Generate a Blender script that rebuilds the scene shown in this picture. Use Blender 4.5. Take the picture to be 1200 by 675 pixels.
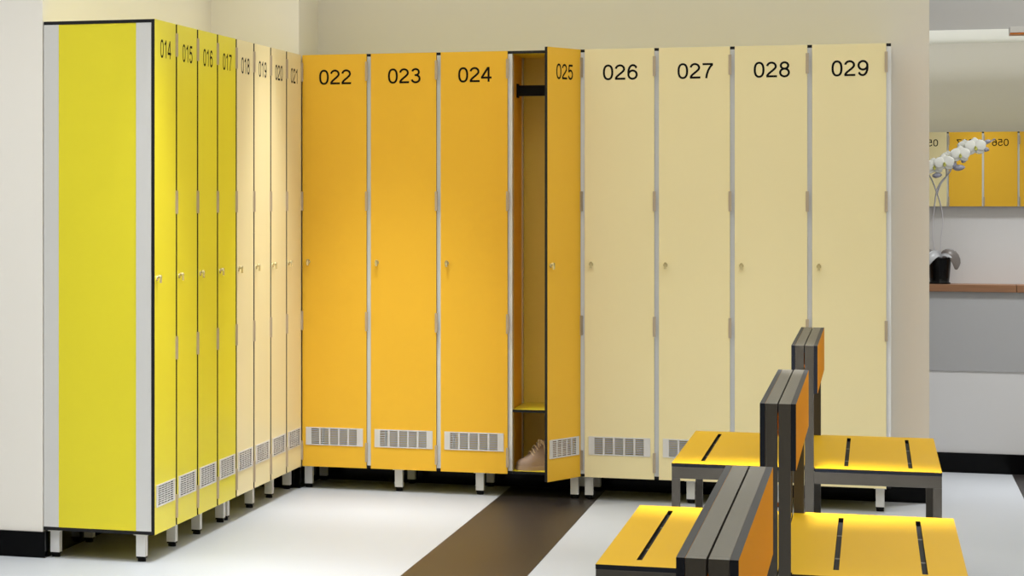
import bpy, bmesh, math, random
from mathutils import Vector, Matrix
for o in list(bpy.data.objects): bpy.data.objects.remove(o, do_unlink=True)
S = bpy.context.scene
C = S.collection
PI = math.pi

# ---------------------------------------------------------------- camera
cd = bpy.data.cameras.new('camera'); cam = bpy.data.objects.new('camera', cd); C.objects.link(cam)
cam.location = (2.3365, -10.7912, 1.2813)
cam.rotation_euler = (PI/2, 0, 0.3658)
cd.sensor_width = 36.0; cd.lens = 2917.68/1200*36
cd.shift_x = (600+94.96)/1200
cd.shift_y = -(337.5-229.5)/1200
cd.clip_start = 0.05; cd.clip_end = 60
S.camera = cam
# ---------------------------------------------------------------- world, lights, exposure
w = bpy.data.worlds.new('world'); S.world = w; w.use_nodes = True
w.node_tree.nodes['Background'].inputs[0].default_value = (0.9, 0.93, 1, 1)
w.node_tree.nodes['Background'].inputs[1].default_value = 0.3
S.view_settings.view_transform = 'Standard'; S.view_settings.look = 'None'
S.view_settings.gamma = 1; S.view_settings.use_curve_mapping = False
S.view_settings.exposure = 0.36
CEIL = 2.75
def area(name, x, y, sx, sy, watts, spread, col=(1, 0.96, 0.9), z=CEIL-0.02):
    l = bpy.data.lights.new(name, 'AREA'); l.shape = 'RECTANGLE'; l.size = sx; l.size_y = sy
    l.energy = watts; l.spread = math.radians(spread); l.color = col
    o = bpy.data.objects.new(name, l); o.location = (x, y, z); C.objects.link(o); return o
# added broad fill below the ceiling, and an added upward fill that brightens it
area('room_fill', 1.4, -4.6, 5.4, 8.6, 112, 118, (0.92, 0.965, 1))
up_fill = area('ceiling_fill', 2.5, -4.6, 5.6, 12.4, 118, 175, (0.92, 0.965, 1), z=2.35); up_fill.rotation_euler = (PI, 0, 0)
up = area('mirror_fill', 3.6, 1.25, 2.4, 0.5, 6, 170, (0.95, 0.98, 1), z=2.4); up.rotation_euler = (PI, 0, 0)  # added upward fill for the grey wall over the mirror
area('wall_fill', -0.5, -3.9, 2.6, 0.4, 17, 150, (0.92, 0.965, 1))  # added fill to brighten the left wall's end and the yellow side panel
# recessed downlights over the light pools, and more added as general fill
for (x, y, p, sp) in [(0.42, -0.7, 7, 52), (0.42, -2.5, 6, 52), (2.14, -3.3, 24, 42), (2.14, -5.9, 4, 52), (0.5, -4.6, 4, 60), (2.0, -0.9, 1.5, 60), (3.0, 1.0, 10, 70), (3.3, -10.0, 3, 70), (4.2, -8.6, 6, 70)]:
    area('ceiling_downlight', x, y, 0.2, 0.2, p, sp, (0.95, 0.98, 1))
for (x, y, p) in [(-0.2, -2.15, 0.12), (-0.12, -0.3, 0.2)]:
    area('small_downlight', x, y, 0.1, 0.1, p, 80, (1, 0.99, 0.98))

# ---------------------------------------------------------------- materials
def mat(name, col, rough=0.5, metal=0.0, spec=0.5, bump=None, coat=0.0, var=None):
    m = bpy.data.materials.new(name); m.use_nodes = True
    nt = m.node_tree; b = nt.nodes['Principled BSDF']
    b.inputs['Base Color'].default_value = (*col, 1); b.inputs['Roughness'].default_value = rough
    b.inputs['Metallic'].default_value = metal; b.inputs['Specular IOR Level'].default_value = spec
    b.inputs['Coat Weight'].default_value = coat
    tc = nt.nodes.new('ShaderNodeTexCoord')
    if bump:
        n = nt.nodes.new('ShaderNodeTexNoise'); n.inputs['Scale'].default_value = bump[0]; n.inputs['Detail'].default_value = 2
        bp = nt.nodes.new('ShaderNodeBump'); bp.inputs['Strength'].default_value = bump[1]; bp.inputs['Distance'].default_value = 0.001
        nt.links.new(tc.outputs['Object'], n.inputs['Vector'])
        nt.links.new(n.outputs['Fac'], bp.inputs['Height']); nt.links.new(bp.outputs['Normal'], b.inputs['Normal'])
    if var:
        n2 = nt.nodes.new('ShaderNodeTexNoise'); n2.inputs['Scale'].default_value = var[0]; n2.inputs['Detail'].default_value = 4
        r = nt.nodes.new('ShaderNodeMixRGB'); r.inputs[1].default_value = (*[c*(1-var[1]) for c in col], 1); r.inputs[2].default_value = (*[min(1, c*(1+var[1])) for c in col], 1)
        mp = nt.nodes.new('ShaderNodeMapping')
        if len(var) > 2: mp.inputs['Scale'].default_value = var[2]
        nt.links.new(tc.outputs['Object'], mp.inputs['Vector']); nt.links.new(mp.outputs['Vector'], n2.inputs['Vector'])
        nt.links.new(n2.outputs['Fac'], r.inputs[0]); nt.links.new(r.outputs[0], b.inputs['Base Color'])
    return m
def srgb(r, g, b): return tuple(((c/255)/12.92 if c/255 <= 0.04045 else ((c/255+0.055)/1.055)**2.4) for c in (r, g, b))
M = {}
M['wall'] = mat('wall_paint', srgb(236, 230, 220), 0.7, spec=0.3, bump=(60, 0.05))
M['grey_wall'] = mat('grey_wall_paint', srgb(206, 204, 204), 0.6, spec=0.3)
M['ceiling'] = mat('ceiling_paint', srgb(235, 232, 222), 0.8)
M['under'] = mat('deep_yellow_laminate', srgb(236, 214, 4), 0.4)  # yellow deepened so its bounce tints the shade under the lockers
M['top'] = mat('dull_yellow_laminate', srgb(196, 182, 50), 0.5)  # locker tops dulled to weaken their yellow bounce on the walls
M['lit_front'] = mat('lightened_post_face', srgb(240, 238, 234), 0.35, metal=0.1)  # post fronts lightened in place of light missing between the doors
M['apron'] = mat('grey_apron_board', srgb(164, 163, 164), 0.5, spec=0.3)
M['inner'] = mat('pale_yellow_laminate', srgb(238, 214, 96), 0.4, bump=(300, 0.3))
M['boards'] = mat('orange_backrest_laminate', srgb(218, 142, 4), 0.6, spec=0.04)
M['floor'] = mat('white_floor', srgb(166, 168, 172), 0.42, spec=0.35)
M['strip'] = mat('brown_floor_strip', srgb(32, 27, 26), 0.4, spec=0.4)
M['skirt'] = mat('black_skirting', srgb(4, 4, 5), 0.12, spec=0.1)
M['yellow'] = mat('yellow_laminate', srgb(228, 213, 44), 0.36, spec=0.45, bump=(350, 0.25))
M['orange'] = mat('orange_laminate', srgb(238, 184, 52), 0.42, spec=0.25, bump=(350, 0.2))
M['sand'] = mat('sand_laminate', srgb(238, 222, 172), 0.38, spec=0.4, bump=(350, 0.2))
M['core'] = mat('black_laminate_core', srgb(24, 24, 27), 0.5, spec=0.25)
M['alu'] = mat('anodised_aluminium', srgb(214, 212, 208), 0.4, metal=0.15, bump=(400, 0.1))
M['white_metal'] = mat('white_painted_metal', srgb(222, 220, 218), 0.4, metal=0.1)
M['hinge'] = mat('hinge_metal', srgb(190, 172, 148), 0.45, metal=0.3)
M['lock'] = mat('lock_metal', srgb(225, 210, 160), 0.25, metal=0.5)
M['rubber'] = mat('black_rubber', srgb(8, 8, 8), 0.6, spec=0.15)
M['text'] = mat('black_lettering', srgb(14, 13, 13), 0.8, spec=0.1)
M['grille'] = mat('grille_metal', srgb(214, 210, 206), 0.4, metal=0.1)
M['tube'] = mat('grey_brown_steel', srgb(60, 55, 47), 0.42, metal=0.15, bump=(500, 0.2))
M['edge'] = mat('dark_board_edge', srgb(22, 24, 30), 0.5, spec=0.15)
M['seat'] = mat('orange_seat_laminate', srgb(180, 139, 0), 0.5, spec=0.12)
M['mirror'] = mat('mirror_glass', (0.86, 0.87, 0.85), 0.0, metal=1.0)
M['wood'] = mat('oak_wood', srgb(132, 92, 62), 0.5, var=(6, 0.25, (1, 6, 18)))
M['copper'] = mat('copper_trim', srgb(196, 112, 40), 0.3, metal=0.5)
M['shoe'] = mat('taupe_suede', srgb(158, 134, 116), 0.75, bump=(300, 0.3))
M['lace'] = mat('tan_lace', srgb(214, 186, 148), 0.8)
M['pot'] = mat('black_glazed_pot', srgb(4, 4, 5), 0.2, spec=0.2)
M['leaf'] = mat('grey_leaf', srgb(150, 150, 152), 0.35)
M['leaf_dark'] = mat('brown_leaf', srgb(96, 88, 84), 0.4)
M['stem'] = mat('grey_stem', srgb(190, 186, 192), 0.5)
M['petal'] = mat('white_petal', srgb(238, 238, 232), 0.55)
M['bud'] = mat('grey_bud', srgb(160, 160, 176), 0.5)
M['lip'] = mat('yellow_green_lip', srgb(170, 168, 70), 0.5)
M['soil'] = mat('bark_soil', srgb(60, 45, 32), 0.9, bump=(80, 1))

# ---------------------------------------------------------------- mesh helpers
class MB:
    def __init__(s): s.v = []; s.f = []; s.mi = []; s.sm = []
    def box(s, x0, x1, y0, y1, z0, z1, m=0, faces=None):
        """faces: dict of side -> material index; sides are x-,x+,y-,y+,z-,z+"""
        n = len(s.v)
        s.v += [(x0,y0,z0),(x1,y0,z0),(x1,y1,z0),(x0,y1,z0),(x0,y0,z1),(x1,y0,z1),(x1,y1,z1),(x0,y1,z1)]
        for k, q in (('z-',(0,3,2,1)),('z+',(4,5,6,7)),('y-',(0,1,5,4)),('x+',(1,2,6,5)),('y+',(2,3,7,6)),('x-',(3,0,4,7))):
            s.f.append(tuple(n+i for i in q)); s.mi.append((faces or {}).get(k, m)); s.sm.append(False)
        return s
    def tube(s, pts, r, seg=10, m=0, caps=True):
        pts = [Vector(p) for p in pts]
        rs = r if isinstance(r, (list, tuple)) else [r]*len(pts)
        n0 = len(s.v); up = None
        for i, p in enumerate(pts):
            t = (pts[min(i+1, len(pts)-1)]-pts[max(i-1, 0)]).normalized()
            if up is None: up = Vector((0,0,1)) if abs(t.z) < 0.9 else Vector((0,1,0))
            a = t.cross(up).normalized(); b = a.cross(t).normalized(); up = b
            for k in range(seg):
                th = 2*PI*k/seg; q = p+(a*math.cos(th)+b*math.sin(th))*rs[i]; s.v.append(tuple(q))
        for i in range(len(pts)-1):
            for k in range(seg):
                k2 = (k+1) % seg
                s.f.append((n0+i*seg+k, n0+i*seg+k2, n0+(i+1)*seg+k2, n0+(i+1)*seg+k)); s.mi.append(m); s.sm.append(True)
        if caps:
            s.f.append(tuple(n0+k for k in range(seg))[::-1]); s.mi.append(m); s.sm.append(False)
            e = n0+(len(pts)-1)*seg
            s.f.append(tuple(e+k for k in range(seg))); s.mi.append(m); s.sm.append(False)
        return s
    def grid(s, P, m=0, closed_u=False):
        """P[i][j] points"""
        n0 = len(s.v); nu = len(P); nv = len(P[0])
        for row in P: s.v += [tuple(p) for p in row]
        for i in range(nu if closed_u else nu-1):
            for j in range(nv-1):
                i2 = (i+1) % nu
                s.f.append((n0+i*nv+j, n0+i2*nv+j, n0+i2*nv+j+1, n0+i*nv+j+1)); s.mi.append(m); s.sm.append(True)
        return s
    def lathe(s, prof, c=(0,0,0), seg=32, m=0):
        P = [[(c[0]+r*math.cos(2*PI*k/seg), c[1]+r*math.sin(2*PI*k/seg), c[2]+z) for r, z in prof] for k in range(seg)]
        return s.grid(P, m, True)
    def build(s, name, mats, parent=None, bevel=0, loc=None, solid=0, subsurf=0):
        me = bpy.data.meshes.new(name); me.from_pydata(s.v, [], s.f)
        if not isinstance(mats, (list, tuple)): mats = [mats]
        for mm in mats: me.materials.append(mm)
        me.polygons.foreach_set('material_index', s.mi); me.polygons.foreach_set('use_smooth', s.sm); me.update()
        bm = bmesh.new(); bm.from_mesh(me); bmesh.ops.recalc_face_normals(bm, faces=bm.faces); bm.to_mesh(me); bm.free()
        o = bpy.data.objects.new(name, me); C.objects.link(o)
        if parent: o.parent = parent
        if loc: o.location = loc
        if solid:
            d = o.modifiers.new('solid', 'SOLIDIFY'); d.thickness = solid; d.offset = 0
        if subsurf:
            d = o.modifiers.new('sub', 'SUBSURF'); d.levels = subsurf; d.render_levels = subsurf
        if bevel:
            d = o.modifiers.new('bevel', 'BEVEL'); d.width = bevel; d.segments = 2; d.limit_method = 'ANGLE'; d.angle_limit = math.radians(50)
        return o
def thing(name, label, cat, loc=(0,0,0), rz=0, group=None):
    o = bpy.data.objects.new(name, None); C.objects.link(o); o.empty_display_size = 0.1
    o.location = loc; o.rotation_euler = (0, 0, rz); o['label'] = label; o['category'] = cat
    if group: o['group'] = group
    return o
def tag(o, label, cat, group=None):
    o['label'] = label; o['category'] = cat
    if group: o['group'] = group
    return o
def struct(name, mb, m, bevel=0):
    o = mb.build(name, m, bevel=bevel); o['kind'] = 'structure'; return o

# ---------------------------------------------------------------- the setting
XL, XR, YF, YN = -2.6, 5.5, 1.86, -11.0
BW = 0.408        # face of the wall behind the lockers
PX = 2.557        # free end of that wall
struct('floor', MB().box(XL, XR, YN, YF, -0.1, 0), M['floor'])
struct('trim_1', MB().box(0.85, 1.25, YN+0.02, BW-0.016, -0.002, 0.0012), M['strip'])
struct('trim_2', MB().box(2.934, 3.334, YN+0.02, 1.689, -0.002, 0.0012), M['strip'])
struct('ceiling', MB().box(XL, XR, YN, YF, CEIL, CEIL+0.1), M['ceiling'])
struct('wall_back', MB().box(XL, PX, BW, BW+0.18, 0.0, CEIL), M['wall'])
struct('wall_left', MB().box(XL, -0.409, -2.402, BW, 0.092, CEIL), M['wall'])
struct('wall_corner', MB().box(-0.409, -0.014, 0.004, BW, 0.0, CEIL), M['wall'])
struct('wall_far_left', MB().box(XL-0.1, XL, YN, YF, 0, CEIL), M['wall'])
struct('wall_right', MB().box(XR, XR+0.1, YN, YF, 0, CEIL), M['wall'])
struct('wall_near', MB().box(XL-0.1, XR+0.1, YN-0.1, YN, 0, CEIL), M['wall'])
struct('wall_far_right', MB().box(XL-0.1, XR+0.1, YF, YF+0.1, 0, CEIL), M['grey_wall'])
struct('wall_ledge', MB().box(PX-0.6, XR, 1.703, YF, 0.092, 0.470), M['grey_wall'])
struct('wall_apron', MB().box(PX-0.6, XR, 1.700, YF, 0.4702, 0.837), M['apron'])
b = MB(); b.box(-2.5, 2.569, BW-0.014, BW-0.0005, 0, 0.092); b.box(PX, PX+0.012, BW, BW+0.18, 0, 0.092)
struct('baseboard_back', b, M['skirt'])
b = MB(); b.box(XL, -0.397, -2.410, -2.0, 0, 0.0915); b.box(-0.6, -0.397, -2.0, 0.38, 0, 0.0915)
struct('baseboard_left', b, M['skirt'])
b = MB(); b.box(-0.397, -0.005, -0.008, 0.0035, 0, 0.092); b.box(-0.0135, -0.005, 0.0035, 0.393, 0, 0.092)
struct('baseboard_corner', b, M['skirt'])
struct('baseboard_right', MB().box(PX-0.6, XR, 1.69, 1.85, 0, 0.0918), M['skirt'])

# ---------------------------------------------------------------- digits drawn as strokes
def arc(cx, cy, rx, ry, a0, a1, n=22, e=2.0):
    out = []
    for i in range(n+1):
        a = math.radians(a0+(a1-a0)*i/n); c, s_ = math.cos(a), math.sin(a)
        out.append((cx+rx*math.copysign(abs(c)**(2/e), c), cy+ry*math.copysign(abs(s_)**(2/e), s_)))
    return out
six = arc(280, 226, 188, 194, 0, 360, 36)
DIG = {
 '0': [arc(276, 352, 190, 322, 0, 360, 40, 2.35)],
 '1': [[(328, 0), (328, 716)], [(322, 700), (285, 640), (215, 585), (110, 535)]],
 '2': [arc(262, 500, 186, 172, 175, -18, 20)+[(400, 395), (330, 325), (240, 252), (150, 175), (95, 110), (64, 42)], [(36, 42), (506, 42)]],
 '3': [arc(262, 528, 162, 146, 165, -90, 20)+[(215, 382)], [(215, 382)]+arc(268, 207, 190, 175, 90, -168, 24)],
 '4': [[(372, 0), (372, 716)], [(350, 690), (45, 208)], [(12, 205), (515, 205)]],
 '5': [[(120, 660), (480, 660)], [(152, 670), (108, 345)], arc(268, 230, 192, 198, 145, -165, 26)],
 '6': [six, [(466, 548)]+arc(292, 505, 165, 168, 20, 100, 8)+[(200, 640), (140, 560), (102, 450), (90, 330), (92, 226)]],
 '7': [[(46, 660), (510, 660)], [(490, 655), (380, 520), (300, 370), (240, 190), (212, 0)]],
 '8': [arc(276, 531, 162, 145, 0, 360, 30), arc(276, 208, 190, 178, 0, 360, 34)],
}
DIG['9'] = [[(556-x, 704-y) for x, y in st] for st in DIG['6']]
def number_mesh(text, size, x0, z0):
    """flat printed ribbon digits in the x-z plane; x0,z0 = baseline left"""
    b = MB(); hw = 48; k = size/716
    for ci, ch in enumerate(text):
        for si, st in enumerate(DIG[ch]):
            closed = len(st) > 3 and abs(st[0][0]-st[-1][0]) < 1 and abs(st[0][1]-st[-1][1]) < 1
            n = len(st)
            L = []; R = []
            for i, (x, y) in enumerate(st):
                if closed: p, q = st[(i-1) % (n-1)], st[(i+1) % (n-1)]
                else: p, q = st[max(i-1, 0)], st[min(i+1, n-1)]
                dx, dy = q[0]-p[0], q[1]-p[1]; l = math.hypot(dx, dy) or 1
                nx, ny = -dy/l*hw, dx/l*hw
                yo = -si*0.00006
                L.append((x0+(ci*556+x+nx)*k, yo, z0+(y+ny)*k)); R.append((x0+(ci*556+x-nx)*k, yo, z0+(y-ny)*k))
            b.grid([L, R])
    return b

# ---------------------------------------------------------------- locker builder
ZB, ZT, DEP, P_ = 0.098, 1.898, 0.394, 0.30
G = 0.009
meshcache = {}
def shared(key, fn, name, mats, parent, bevel=0, loc=None, rot=None):
    if key not in meshcache:
        o = fn().build(name, mats, parent, bevel=bevel); meshcache[key] = o
    else:
        o = meshcache[key].copy(); o.name = name; C.objects.link(o); o.parent = parent
    o.location = loc or (0, 0, 0)
    return o
def door_mb():
    # local: hinge edge at x=0, door extends to -W; outer face y=-0.012
    W = P_-2*G; b = MB(); F = {'y-': 0, 'y+': 0}
    gx0, gx1, gz0, gz1 = -W+0.030, -W+0.252, 0.197, 0.265
    e = dict(F)
    b.box(-W, 0, -0.012, 0, gz1, ZT, 1, F); b.box(-W, 0, -0.012, 0, ZB, gz0, 1, F)
    b.box(-W, gx0, -0.012, 0, gz0, gz1, 1, F); b.box(gx1, 0, -0.012, 0, gz0, gz1, 1, F)
    return b
def grille_mb():
    W = P_-2*G; b = MB(); x0, x1, z0, z1 = -W+0.016, -W+0.266, 0.192, 0.270
    y0, y1 = -0.0145, -0.0122
    hx0, hx1, hz0, hz1 = x0+0.024, x1-0.026, z0+0.006, z1-0.006
    b.box(x0, hx0, y0, y1, z0, z1); b.box(hx1, x1, y0, y1, z0, z1)
    b.box(hx0, hx1, y0, y1, z0, hz0); b.box(hx0, hx1, y0, y1, hz1, z1)
    cw = (hx1-hx0+0.007)/5
    for i in range(1, 5): b.box(hx0+i*cw-0.007, hx0+i*cw, y0, y1, hz0, hz1)
    rh = (hz1-hz0+0.0034)/9
    for j in range(1, 9): b.box(hx0, hx1, y0+0.0002, y1, hz0+j*rh-0.0034, hz0+j*rh)
    return b
def lock_mb():
    b = MB(); W = P_-2*G; x = -W+0.026; z = 0.993
    b.tube([(x, -0.0121, z), (x, -0.016, z)], 0.009, 14)
    b.tube([(x, -0.016, z+0.006), (x, -0.030, z+0.006)], [0.006, 0.0052], 12)
    b.box(x-0.0045, x+0.0045, -0.030, -0.024, z-0.016, z+0.010)
    return b
def hinge_mb():
    b = MB(); b.box(-0.006, 0.0005, -0.0165, -0.0122, 0, 0.083); b.box(0.0008, 0.0055, -0.0195, -0.0122, 0, 0.083)
    return b
HZ = [1.781, 1.217, 0.694, 0.126]
def post_mb(): return MB().box(-G, G, 0.0008, 0.055, ZB+0.012, ZT-0.012, 0, {'y-': 1}).box(-G, G, DEP-0.055, DEP, ZB+0.012, ZT-0.012)
def side_mb(): return MB().box(-0.005, 0.005, 0.055, DEP-0.055, ZB+0.012, ZT-0.012)
def horiz_mb(z0): return MB().box(-G, P_-G, 0.0008, DEP, z0, z0+0.012, 1, {'z-': 0, 'z+': 0})
def back_mb(): return MB().box(G, P_-G, DEP-0.012, DEP-0.004, ZB+0.012, ZT-0.012)
def leg_mb():
    return MB().box(-0.0165, 0.0165, -0.0165, 0.0165, 0.018, 0.0925).box(-0.024, 0.024, -0.024, 0.024, 0.0925, 0.0978)
def foot_mb():
    return MB().tube([(0, 0, 0), (0, 0, 0.012)], 0.0145, 16).box(-0.0155, 0.0155, -0.0155, 0.0155, 0.0115, 0.018)
COLNAME = {'yellow': 'yellow', 'orange': 'orange', 'sand': 'pale sand'}
def locker(num, origin, rz, col, label, group, legs=(), first=False, last=False, open_deg=0, endpanel=False, numx=0.004):
    t = thing('locker', label, 'locker', origin, rz, group)
    hinge_pos = Vector((P_-G, 0, 0))
    door = shared('door'+col, door_mb, 'door', [M[col], M['core']], t, loc=hinge_pos)
    if open_deg: door.rotation_euler = (0, 0, math.radians(open_deg)); door.location = hinge_pos+Vector((-0.010, 0, 0))
    shared('grille', grille_mb, 'vent_grille', M['grille'], door)
    shared('lock', lock_mb, 'lock', M['lock'], door)
    for z in HZ: shared('hinge', hinge_mb, 'hinge', M['hinge'], door, loc=(0, 0, z))
    nm = number_mesh(num, 0.0635, -0.282+0.067+numx, 1.768).build('number', M['text'], door); nm.location = (0, -0.0123, 0)
    # carcass
    xs = []
    if first: xs.append(0.0182 if endpanel else 0.0162)
    xs.append(P_ if not last else P_-0.0095)
    for x in xs:
        shared('post', post_mb, 'post', [M['alu'], M['lit_front']], t, loc=(x, 0, 0))
        if not (endpanel and x < 0.1): shared('side', side_mb, 'side_panel', M['orange'], t, loc=(x, 0, 0))
    if endpanel:
        MB().box(0.0105, 0.0200, 0.0552, DEP-0.0552, ZB+0.0121, ZT-0.0121).build('side_panel', M['yellow'], t)
    xa = (xs[0]-G if first else G+0.0002); xb = xs[-1]+G
    for nm_, z0, up_ in (('top_panel', ZT-0.012, 'top'), ('bottom_panel', ZB, 'under')):
        MB().box(xa, xb, 0.0008, DEP, z0, z0+0.012, 1, {'z-': 0, 'z+': 2}).build(nm_, [M['under'], M['core'], M[up_]], t)
    bx0 = xs[0]+G if first else G
    MB().box(bx0, xs[-1]-G, DEP-0.012, DEP-0.004, ZB+0.0121, ZT-0.0121).build('back_panel', M['inner'], t)
    for x in legs:
        for y in (0.045, 0.360):
            l = shared('leg', leg_mb, 'leg', M['white_metal'], t, loc=(x, y, 0))
            shared('foot', foot_mb, 'rubber_foot', M['rubber'], l)
    return t, door

# left row faces +x, back row faces -y
LX, BX, BP = -0.012, -0.006, 0.3004
leftcol = ['yellow']*4+['sand']*4
where_l = ['yellow locker numbered 014 at the near end of the row, its side panel showing', 'yellow locker numbered 015, second from the near end of the left row',
 'yellow locker numbered 016 between lockers 015 and 017', 'yellow locker numbered 017 next to the first pale sand locker',
 'pale sand locker numbered 018 beside yellow locker 017', 'pale sand locker numbered 019 in the left row between 018 and 020',
 'pale sand locker numbered 020 in the left row between 019 and 021', 'pale sand locker numbered 021 in the corner beside orange locker 022']
lf = [-2.343, -1.950, -1.595, -1.194+0.0, -1.13, -0.739, -0.383, -0.025]
LEGS_L = {0: (0.048,), 1: (0.150,), 2: (0.205,), 3: (0.270,), 4: (0.037,), 5: (0.160,), 6: (0.218,), 7: (0.262,)}
for i in range(8):
    locker('%03d' % (14+i), (LX, -2.404+0.3*i, 0), PI/2, leftcol[i], where_l[i], leftcol[i]+' lockers of the left row' if leftcol[i] == 'yellow' else 'pale sand lockers of the left row',
           legs=LEGS_L[i], first=(i == 0), last=(i == 7), endpanel=(i == 0), numx=0.004)
where_b = ['orange locker numbered 022 in the corner, first of the back row', 'orange locker numbered 023 between lockers 022 and 024', 'orange locker numbered 024 left of the open locker',
 'open locker numbered 025 with its orange door ajar and yellow inside', 'pale sand locker numbered 026 right of the open orange door', 'pale sand locker numbered 027 between lockers 026 and 028',
 'pale sand locker numbered 028 between lockers 027 and 029', 'pale sand locker numbered 029 at the right end of the back row']
LEGS_B = {0: (0.027,), 1: (0.122,), 2: (0.168,), 3: (0.263,), 4: (0.022,), 5: (0.133,), 6: (0.180,), 7: (0.268,)}
for i in range(8):
    col = 'orange' if i < 4 else 'sand'
    t, door = locker('%03d' % (22+i), (BX+BP*i, 0.010, 0), 0, col, where_b[i], ('orange' if i < 4 else 'pale sand')+' lockers of the back row',
           legs=LEGS_B[i], first=(i == 0), open_deg=68 if i == 3 else 0)
    if i == 3:
        MB().box(G+0.0002, P_-G-0.0002, 0.004, DEP-0.013, 0.360, 0.372, 1, {'z-': 0, 'z+': 0}).build('shelf', [M['yellow'], M['core']], t)
        rl = MB().box(0.013, P_-0.013, 0.170, 0.182, 1.712, 1.758).box(0.0052, 0.013, 0.160, 0.192, 1.705, 1.765).box(P_-0.013, P_-0.0052, 0.160, 0.192, 1.705, 1.765)
        rl.build('coat_rail', M['rubber'], t, bevel=0.001)
# lockers across the room, seen only in the mirror (they face +y)
OX, OY = 3.886, -10.48
opp = [('055', 'orange', 'orange locker numbered 055 reflected at the right edge of the mirror'), ('056', 'orange', 'orange locker numbered 056 seen reversed in the mirror'),
       ('057', 'orange', 'orange locker numbered 057 seen in the mirror behind the orchid flowers'), ('058', 'sand', 'pale sand locker numbered 058 seen in the mirror beside the partition edge')]
for i, (n, c, lab) in enumerate(opp):
    locker(n, (OX-0.3*i, OY, 0), PI, c, lab, 'lockers across the room', legs=(0.036, 0.264) if i % 2 else (0.15,), first=(i == 0))

# ---------------------------------------------------------------- shoe in the open locker
def shoe(loc, rz):
    t = thing('high_top_shoe', 'taupe lace-up shoe on the floor of open locker 025', 'shoe', loc, rz)
    # body along +x (toe at x=0, heel at x=0.25), sections
    secs = [ # x, halfwidth, top z, bottom z, top shape
(0.000, 0.014, 0.028), (0.005, 0.027, 0.038), (0.016, 0.037, 0.045), (0.034, 0.043, 0.050), (0.054, 0.045, 0.058), (0.070, 0.044, 0.071),
     (0.085, 0.042, 0.087), (0.100, 0.040, 0.102), (0.114, 0.038, 0.114), (0.126, 0.037, 0.120), (0.150, 0.036, 0.118), (0.178, 0.036, 0.117), (0.205, 0.035, 0.118), (0.226, 0.030, 0.115), (0.233, 0.018, 0.107)]
    f_ = lambda x: x*0.80 if x < 0.126 else 0.1008+(x-0.126)*1.16
    secs = [(f_(x), hw*0.95, zt) for x, hw, zt in secs]
    P = []
    for x, hw, zt in secs:
        row = []; zb = 0.014
        for k in range(17):
            a = PI*k/16; c, s_ = math.cos(a), math.sin(a)
            e = 0.62
            yy = hw*math.copysign(abs(c)**e, c)*(1-0.30*max(0, (zt-0.06)/0.06)*s_**1.2); zz = zb+(zt-zb)*abs(s_)**0.72
            row.append((x, yy, zz))
        P.append(row)
    b = MB(); b.grid(P)
    for sec in (P[0], P[-1]):
        n = len(b.v); b.v += sec; b.f.append(tuple(range(n, n+len(sec)))); b.mi.append(0); b.sm.append(True)
    b.build('upper', M['shoe'], t, subsurf=1)
    sb = MB(); out = []
    for x, hw, zt in secs: out.append((x-0.003 if x < 0.01 else x, hw+0.003))
    loop = [(x, h) for x, h in out]+[(x, -h) for x, h in out[::-1]]
    sb.grid([[(x, y, 0.0), (x, y, 0.010), (x*0.99+0.001, y*0.98, 0.018)] for x, y in loop], closed_u=True)
    n = len(sb.v); sb.v += [(x, y, 0.0) for x, y in loop]; sb.f.append(tuple(range(n, n+len(loop)))); sb.mi.append(0); sb.sm.append(False)
    n = len(sb.v); sb.v += [(x*0.99+0.001, y*0.98, 0.018) for x, y in loop]; sb.f.append(tuple(range(n, n+len(loop)))); sb.mi.append(0); sb.sm.append(False)
    sb.build('sole', M['shoe'], t)
    tb = MB()   # padded collar round the opening
    tb.tube([(0.124, 0.0, 0.124), (0.130, -0.020, 0.121), (0.160, -0.027, 0.117), (0.205, -0.024, 0.118), (0.226, 0.0, 0.118), (0.205, 0.024, 0.118), (0.160, 0.027, 0.117), (0.130, 0.020, 0.121), (0.124, 0.0, 0.124)], 0.006, 8)
    tb.v = [(f_(x), y, z) for x, y, z in tb.v]
    tb.build('collar', M['shoe'], t)
    for k in range(5):
        x = 0.068+k*0.0125; z = 0.0705+k*0.0122
        pts = []
        for j in range(9):
            u = -1+2*j/8
            pts.append((x+0.007*u*u+(0.003 if k % 2 else -0.002)*u, 0.030*u, z+0.007-0.018*u*u))
        pts = [(f_(x), y, z+0.002) for x, y, z in pts]
        MB().tube(pts, 0.0026, 6).build('lace', M['lace'], t)
    MB().tube([(f_(a_), b_*1.02, c_) for a_, b_, c_ in [(0.118, -0.008, 0.125), (0.122, -0.022, 0.128), (0.128, -0.036, 0.118), (0.131, -0.0425, 0.090), (0.132, -0.045, 0.060), (0.131, -0.0455, 0.036)]], 0.0024, 6).build('lace', M['lace'], t)
    MB().tube([(f_(a_), b_, c_) for a_, b_, c_ in [(0.118, -0.006, 0.125), (0.108, -0.022, 0.126), (0.104, -0.036, 0.112), (0.112, -0.038, 0.106), (0.120, -0.012, 0.124)]], 0.0024, 6).build('lace', M['lace'], t)
shoe((0.918, 0.062, 0.1102), math.radians(24))

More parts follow.
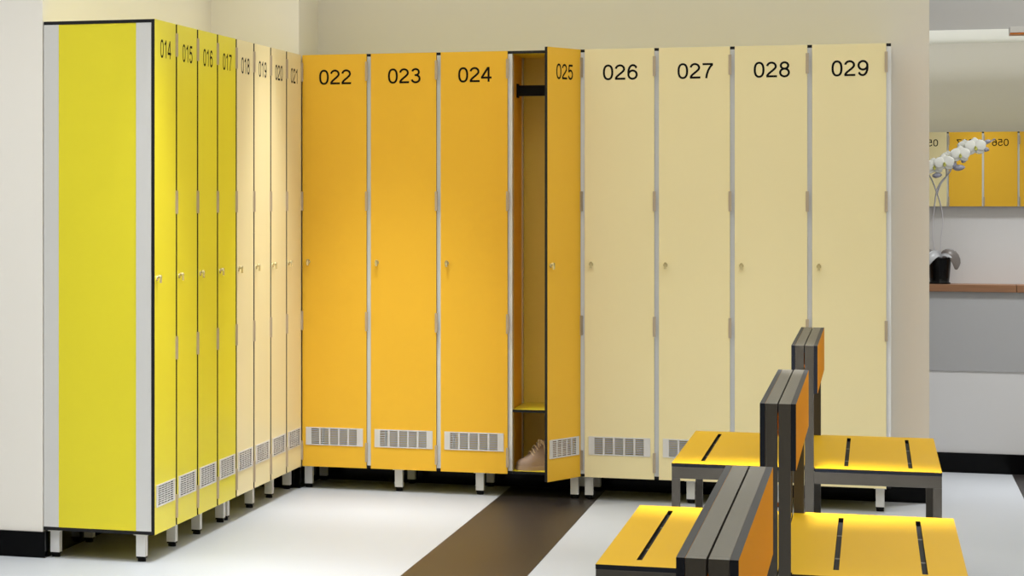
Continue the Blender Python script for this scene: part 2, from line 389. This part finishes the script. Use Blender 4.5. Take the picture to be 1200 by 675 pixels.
# ---------------------------------------------------------------- double-sided benches
BCX = 2.1415
def bench(yn, L, label):
    t = thing('double_bench', label, 'bench', (BCX, yn+L/2, 0), 0, 'double-sided changing benches')
    h = L/2; SZ, BT = 0.449, 0.823
    for s in (1, -1):
        # seat board with two slots
        x0, x1 = 0.0292, 0.390; sl = [(0.113, 0.125), (0.297, 0.309)]; ys0, ys1 = -h+0.10, h-0.095
        b = MB(); F = {'z-': 0, 'z+': 0}
        def bx(a, c, y0, y1):
            b.box(*( (a, c) if s > 0 else (-c, -a)), y0, y1, SZ-0.011, SZ, 1, F)
        bx(x0, x1, -h, ys0); bx(x0, x1, ys1, h)
        bx(0.0014, x0, -h+0.0245, h-0.0245)
        for a, c in ((x0, sl[0][0]), (sl[0][1], sl[1][0]), (sl[1][1], x1)): bx(a, c, ys0, ys1)
        b.build('seat_board', [M['seat'], M['edge']], t)
        def q(a, c): return (a, c) if s > 0 else (-c, -a)
        T = 0.024
        fr = MB(); zt = SZ-0.0112; zb = zt-0.036
        fr.box(*q(0.0272, x1-0.0005), -h, -h+T, zb, zt); fr.box(*q(0.0272, x1-0.0005), h-T, h, zb, zt)
        fr.box(*q(0.0272, 0.0272+T), -h+T, h-T, zb, zt); fr.box(*q(x1-T-0.0005, x1-0.0005), -h+T, h-T, zb, zt)
        for yy in (-h*0.36, h*0.36): fr.box(*q(0.0272+T, x1-T-0.0005), yy-0.012, yy+0.012, zb+0.012, zt)
        fr.build('seat_frame', M['tube'], t, bevel=0.0012)
        for a, c in sl:
            for y0, y1 in ((-h+T, -h*0.36-0.0122), (-h*0.36+0.0122, h*0.36-0.0122), (h*0.36+0.0122, h-T)):
                MB().box(*q(a-0.02, c+0.02), y0+0.0004, y1-0.0004, zt-0.014, zt-0.0004).build('support_rail', M['rubber'], t)
        for yy in (-h, h-T):
            lg = MB().box(*q(x1-T-0.0005, x1-0.0005), yy, yy+T, 0.008, zb).build('leg', M['tube'], t, bevel=0.0012)
            a, c = q(x1-T-0.0005, x1-0.0005); MB().box(a+0.001, c-0.001, yy+0.001, yy+T-0.001, 0, 0.008).build('rubber_foot', M['rubber'], lg)
            pt = MB().box(*q(0.0014, 0.0268), yy, yy+T, 0.008, BT).build('back_post', M['tube'], t, bevel=0.0005)
            a, c = q(0.0014, 0.0268); MB().box(a+0.001, c-0.001, yy+0.001, yy+T-0.001, 0, 0.008).build('rubber_foot', M['rubber'], pt)
        MB().box(*q(0.0014, 0.0268), -h+T+0.0001, h-T-0.0001, BT-0.025, BT).build('top_rail', M['tube'], t, bevel=0.0005)
        F2 = {'x-': 0, 'x+': 0}
        MB().box(*q(0.0270, 0.0378), -h, h, BT-0.147, BT, 1, F2).build('backrest_board', [M['boards'], M['edge']], t)
    for yy in (-h+0.012, h-0.012):
        for z in (0.76, 0.60, 0.16):
            MB().box(-0.0013, 0.0013, yy-0.006, yy+0.006, z-0.004, z+0.004).build('spacer', M['copper'], t)
bench(-2.71, 1.14, 'double-sided orange bench standing farthest back, nearest the pale lockers')
bench(-4.99, 1.15, 'double-sided orange bench in the middle, both slotted seats showing at right')
bench(-7.50, 1.155, 'nearest double-sided bench, only its orange backrest rising at the bottom edge')

# ---------------------------------------------------------------- ledge, mirror, light, orchid
ob = MB().box(PX-0.6, 2.953, 1.688, 1.8595, 0.8372, 0.8705).box(2.955, XR-0.001, 1.688, 1.8595, 0.8372, 0.8705).build('wooden_ledge', M['wood'], bevel=0.001)
tag(ob, 'long brown wooden ledge board along the wall under the mirror', 'ledge')
t = thing('wall_mirror', 'wide wall mirror reflecting orange lockers, above the wooden ledge', 'mirror', (PX-0.3, 1.8595, 1.232))
mb = MB().box(0, 3.0, -0.030, -0.005, 0, 0.826).build('mirror_glass', [M['mirror']], t)
mb.rotation_euler = (-0.0011, 0, 0)
MB().box(0.002, 2.998, -0.0048, -0.0002, 0.002, 0.82).build('backing', M['core'], t)
t = thing('mirror_light', 'white box light with a copper underside at the top edge of the mirror', 'lamp', (2.93, 1.828, 2.028))
MB().box(0, 0.9, -0.06, 0.0, 0.008, 0.036).build('lamp_body', M['white_metal'], t, bevel=0.001)
MB().box(0.001, 0.899, -0.059, -0.001, 0.0, 0.0078).build('lamp_underside', M['copper'], t)

t = thing('potted_orchid', 'white orchid with curving stems in a black pot on the wooden ledge', 'plant', (2.628, 1.765, 0.8708))
MB().lathe([(0.0, 0.0), (0.047, 0.0), (0.048, 0.006), (0.042, 0.010), (0.044, 0.03), (0.051, 0.116), (0.053, 0.122), (0.049, 0.123), (0.046, 0.108), (0.0, 0.106)], seg=36).build('pot', M['pot'], t)
MB().lathe([(0.0455, 0.1065), (0.03, 0.112), (0.0, 0.114)], seg=24).build('bark_soil', M['soil'], t)
def leaf(pts, wid, m):
    P = []
    n = len(pts)
    for i in range(n):
        p = Vector(pts[i]); d = (Vector(pts[min(i+1, n-1)])-Vector(pts[max(i-1, 0)])).normalized()
        side = d.cross(Vector((0.15, -0.75, 0.65))).normalized()
        nn = side.cross(d).normalized()
        wv = wid*math.sin(PI*(0.10+0.88*i/(n-1)))**0.6
        P.append([tuple(p+side*wv*u+nn*(-0.25*wv*(1-u*u))) for u in (-1, -0.6, -0.2, 0, 0.2, 0.6, 1)])
    MB().grid(P).build('leaf', m, t, solid=0.0025, subsurf=1)
leaf([(0.010, 0, 0.112), (0.004, -0.02, 0.142), (-0.020, -0.042, 0.146), (-0.045, -0.056, 0.118), (-0.062, -0.062, 0.072)], 0.024, M['leaf'])
leaf([(0.0, 0.004, 0.110), (0.022, -0.006, 0.145), (0.046, -0.01, 0.150), (0.064, -0.012, 0.128), (0.076, -0.016, 0.096), (0.070, -0.018, 0.066)], 0.029, M['leaf_dark'])
leaf([(0.004, 0.008, 0.112), (0.020, 0.010, 0.150), (0.038, 0.012, 0.158), (0.056, 0.012, 0.150)], 0.014, M['leaf'])
leaf([(-0.006, 0.0, 0.112), (0.010, -0.020, 0.140), (0.034, -0.038, 0.136), (0.052, -0.046, 0.122)], 0.012, M['leaf'])
leaf([(-0.01, 0.01, 0.112), (-0.03, 0.012, 0.150), (-0.06, 0.012, 0.150), (-0.085, 0.01, 0.12)], 0.022, M['leaf_dark'])
OC = (2.628, 1.765, 0.8708); RD = None
def opix(px, py, y=0.0):
    """local point of the plant lying in the upright plane y of the plant, from scale 254 px per metre at the ledge"""
    return ((px-1099.5)/276.0, y, 0.4105-(py-229.5)/254.5)
def path(l, y0=0.0): return [opix(a, b_, y0+(c if c else 0)) for a, b_, c in l]
def smooth(pts, n=5):
    out = []
    P = [Vector(p) for p in pts]
    for i in range(len(P)-1):
        p0, p1, p2, p3 = P[max(i-1, 0)], P[i], P[i+1], P[min(i+2, len(P)-1)]
        for k in range(n):
            u = k/n; out.append(0.5*((2*p1)+(-p0+p2)*u+(2*p0-5*p1+4*p2-p3)*u*u+(-p0+3*p1-3*p2+p3)*u**3))
    return out+[P[-1]]
s1 = smooth(path([(1097, 305, 0), (1092, 285, 0), (1091.5, 262, 0), (1094, 240, 0), (1097, 222, 0), (1103, 211, 0.004), (1111, 203, 0.004), (1118, 190, 0), (1130, 180, -0.004), (1144, 171, -0.006), (1158, 167, -0.004), (1164, 163, -0.002)]))
s2 = smooth(path([(1101, 305, 0.006), (1101, 282, 0.006), (1103.5, 260, 0.006), (1101, 240, 0.006), (1096, 224, 0.006), (1090, 209, 0.006), (1083, 200, 0.004), (1072, 196, 0.0)]))
s3 = smooth(path([(1097, 228, 0.002), (1101, 216, 0), (1108, 206, -0.004), (1108, 196, -0.01)]))
for s_ in (s1, s2, s3): MB().tube(s_, 0.0018, 8).build('stem', M['stem'], t)
random.seed(4)
def petal(b, c, ang, L, W, tilt, m=0, cup=0.15):
    R = Matrix.Rotation(ang, 3, 'Y')
    P = []
    for i in range(6):
        u = i/5; wv = W*math.sin(PI*min(0.97, 0.12+0.80*u))**0.8*(1 if u < 0.99 else 0.5)
        row = []
        for v_ in (-1, -0.5, 0, 0.5, 1):
            p = Vector((v_*wv, -tilt*u*L+cup*L*(u*u)*0.6-0.12*W*(1-v_*v_), u*L)); row.append(tuple(Vector(c)+R @ p))
        P.append(row)
    b.grid(P, m)
def flower(px, py, dy, r, face=0.0, m='petal'):
    c = opix(px, py, dy)
    b = MB(); j = random.uniform(-0.15, 0.15)
    for ang, L, W in ((0, r, r*0.42), (2.25, r*0.95, r*0.40), (-2.25, r*0.95, r*0.40)): petal(b, c, ang+j, L, W, 0.02)
    for ang in (1.25, -1.25): petal(b, (c[0], c[1]-0.003, c[2]), ang+j, r*1.05, r*0.62, 0.12)
    f = b.build('flower', M[m], t, solid=0.0012, subsurf=1)
    if m == 'petal':
        l = MB(); petal(l, (c[0], c[1]-0.007, c[2]+0.002), PI+j, r*0.42, r*0.16, 0.5); l.tube([(c[0], c[1]-0.004, c[2]), (c[0], c[1]-0.013, c[2]+0.002)], [0.0045, 0.003], 8)
        l.build('lip', M['lip'], f, solid=0.001)
flower(1093, 195, -0.018, 0.043); flower(1105, 191, -0.026, 0.044); flower(1124, 181, -0.022, 0.043); flower(1142, 172, -0.020, 0.046); flower(1130, 170, -0.002, 0.030)
flower(1110, 183, -0.004, 0.028); flower(1078, 192, -0.015, 0.035)
def bud(px, py, L, W, ang, dy=0.0):
    c = Vector(opix(px, py, dy)); d = Vector((math.cos(ang), 0, math.sin(ang)))
    pts = [c+d*(L*(u-0.5)) for u in (0, 0.08, 0.3, 0.55, 0.8, 0.95, 1)]
    MB().tube(pts, [W*k for k in (0.15, 0.55, 0.95, 1, 0.75, 0.35, 0.08)], 12).build('bud', M['bud'], t)
bud(1156.5, 165.5, 0.028, 0.010, 0.4, -0.01); bud(1155, 174.5, 0.026, 0.0095, -0.4, -0.012); bud(1164, 163, 0.012, 0.004, 0.3, -0.004)
bud(1123, 196, 0.050, 0.014, 0.05, -0.004); bud(1117, 193, 0.03, 0.010, 0.9, -0.006); bud(1097, 205, 0.040, 0.012, 0.1, -0.006); bud(1151, 168, 0.016, 0.006, 0.2, -0.014)
bud(1129, 188, 0.02, 0.008, 0.6, -0.01)
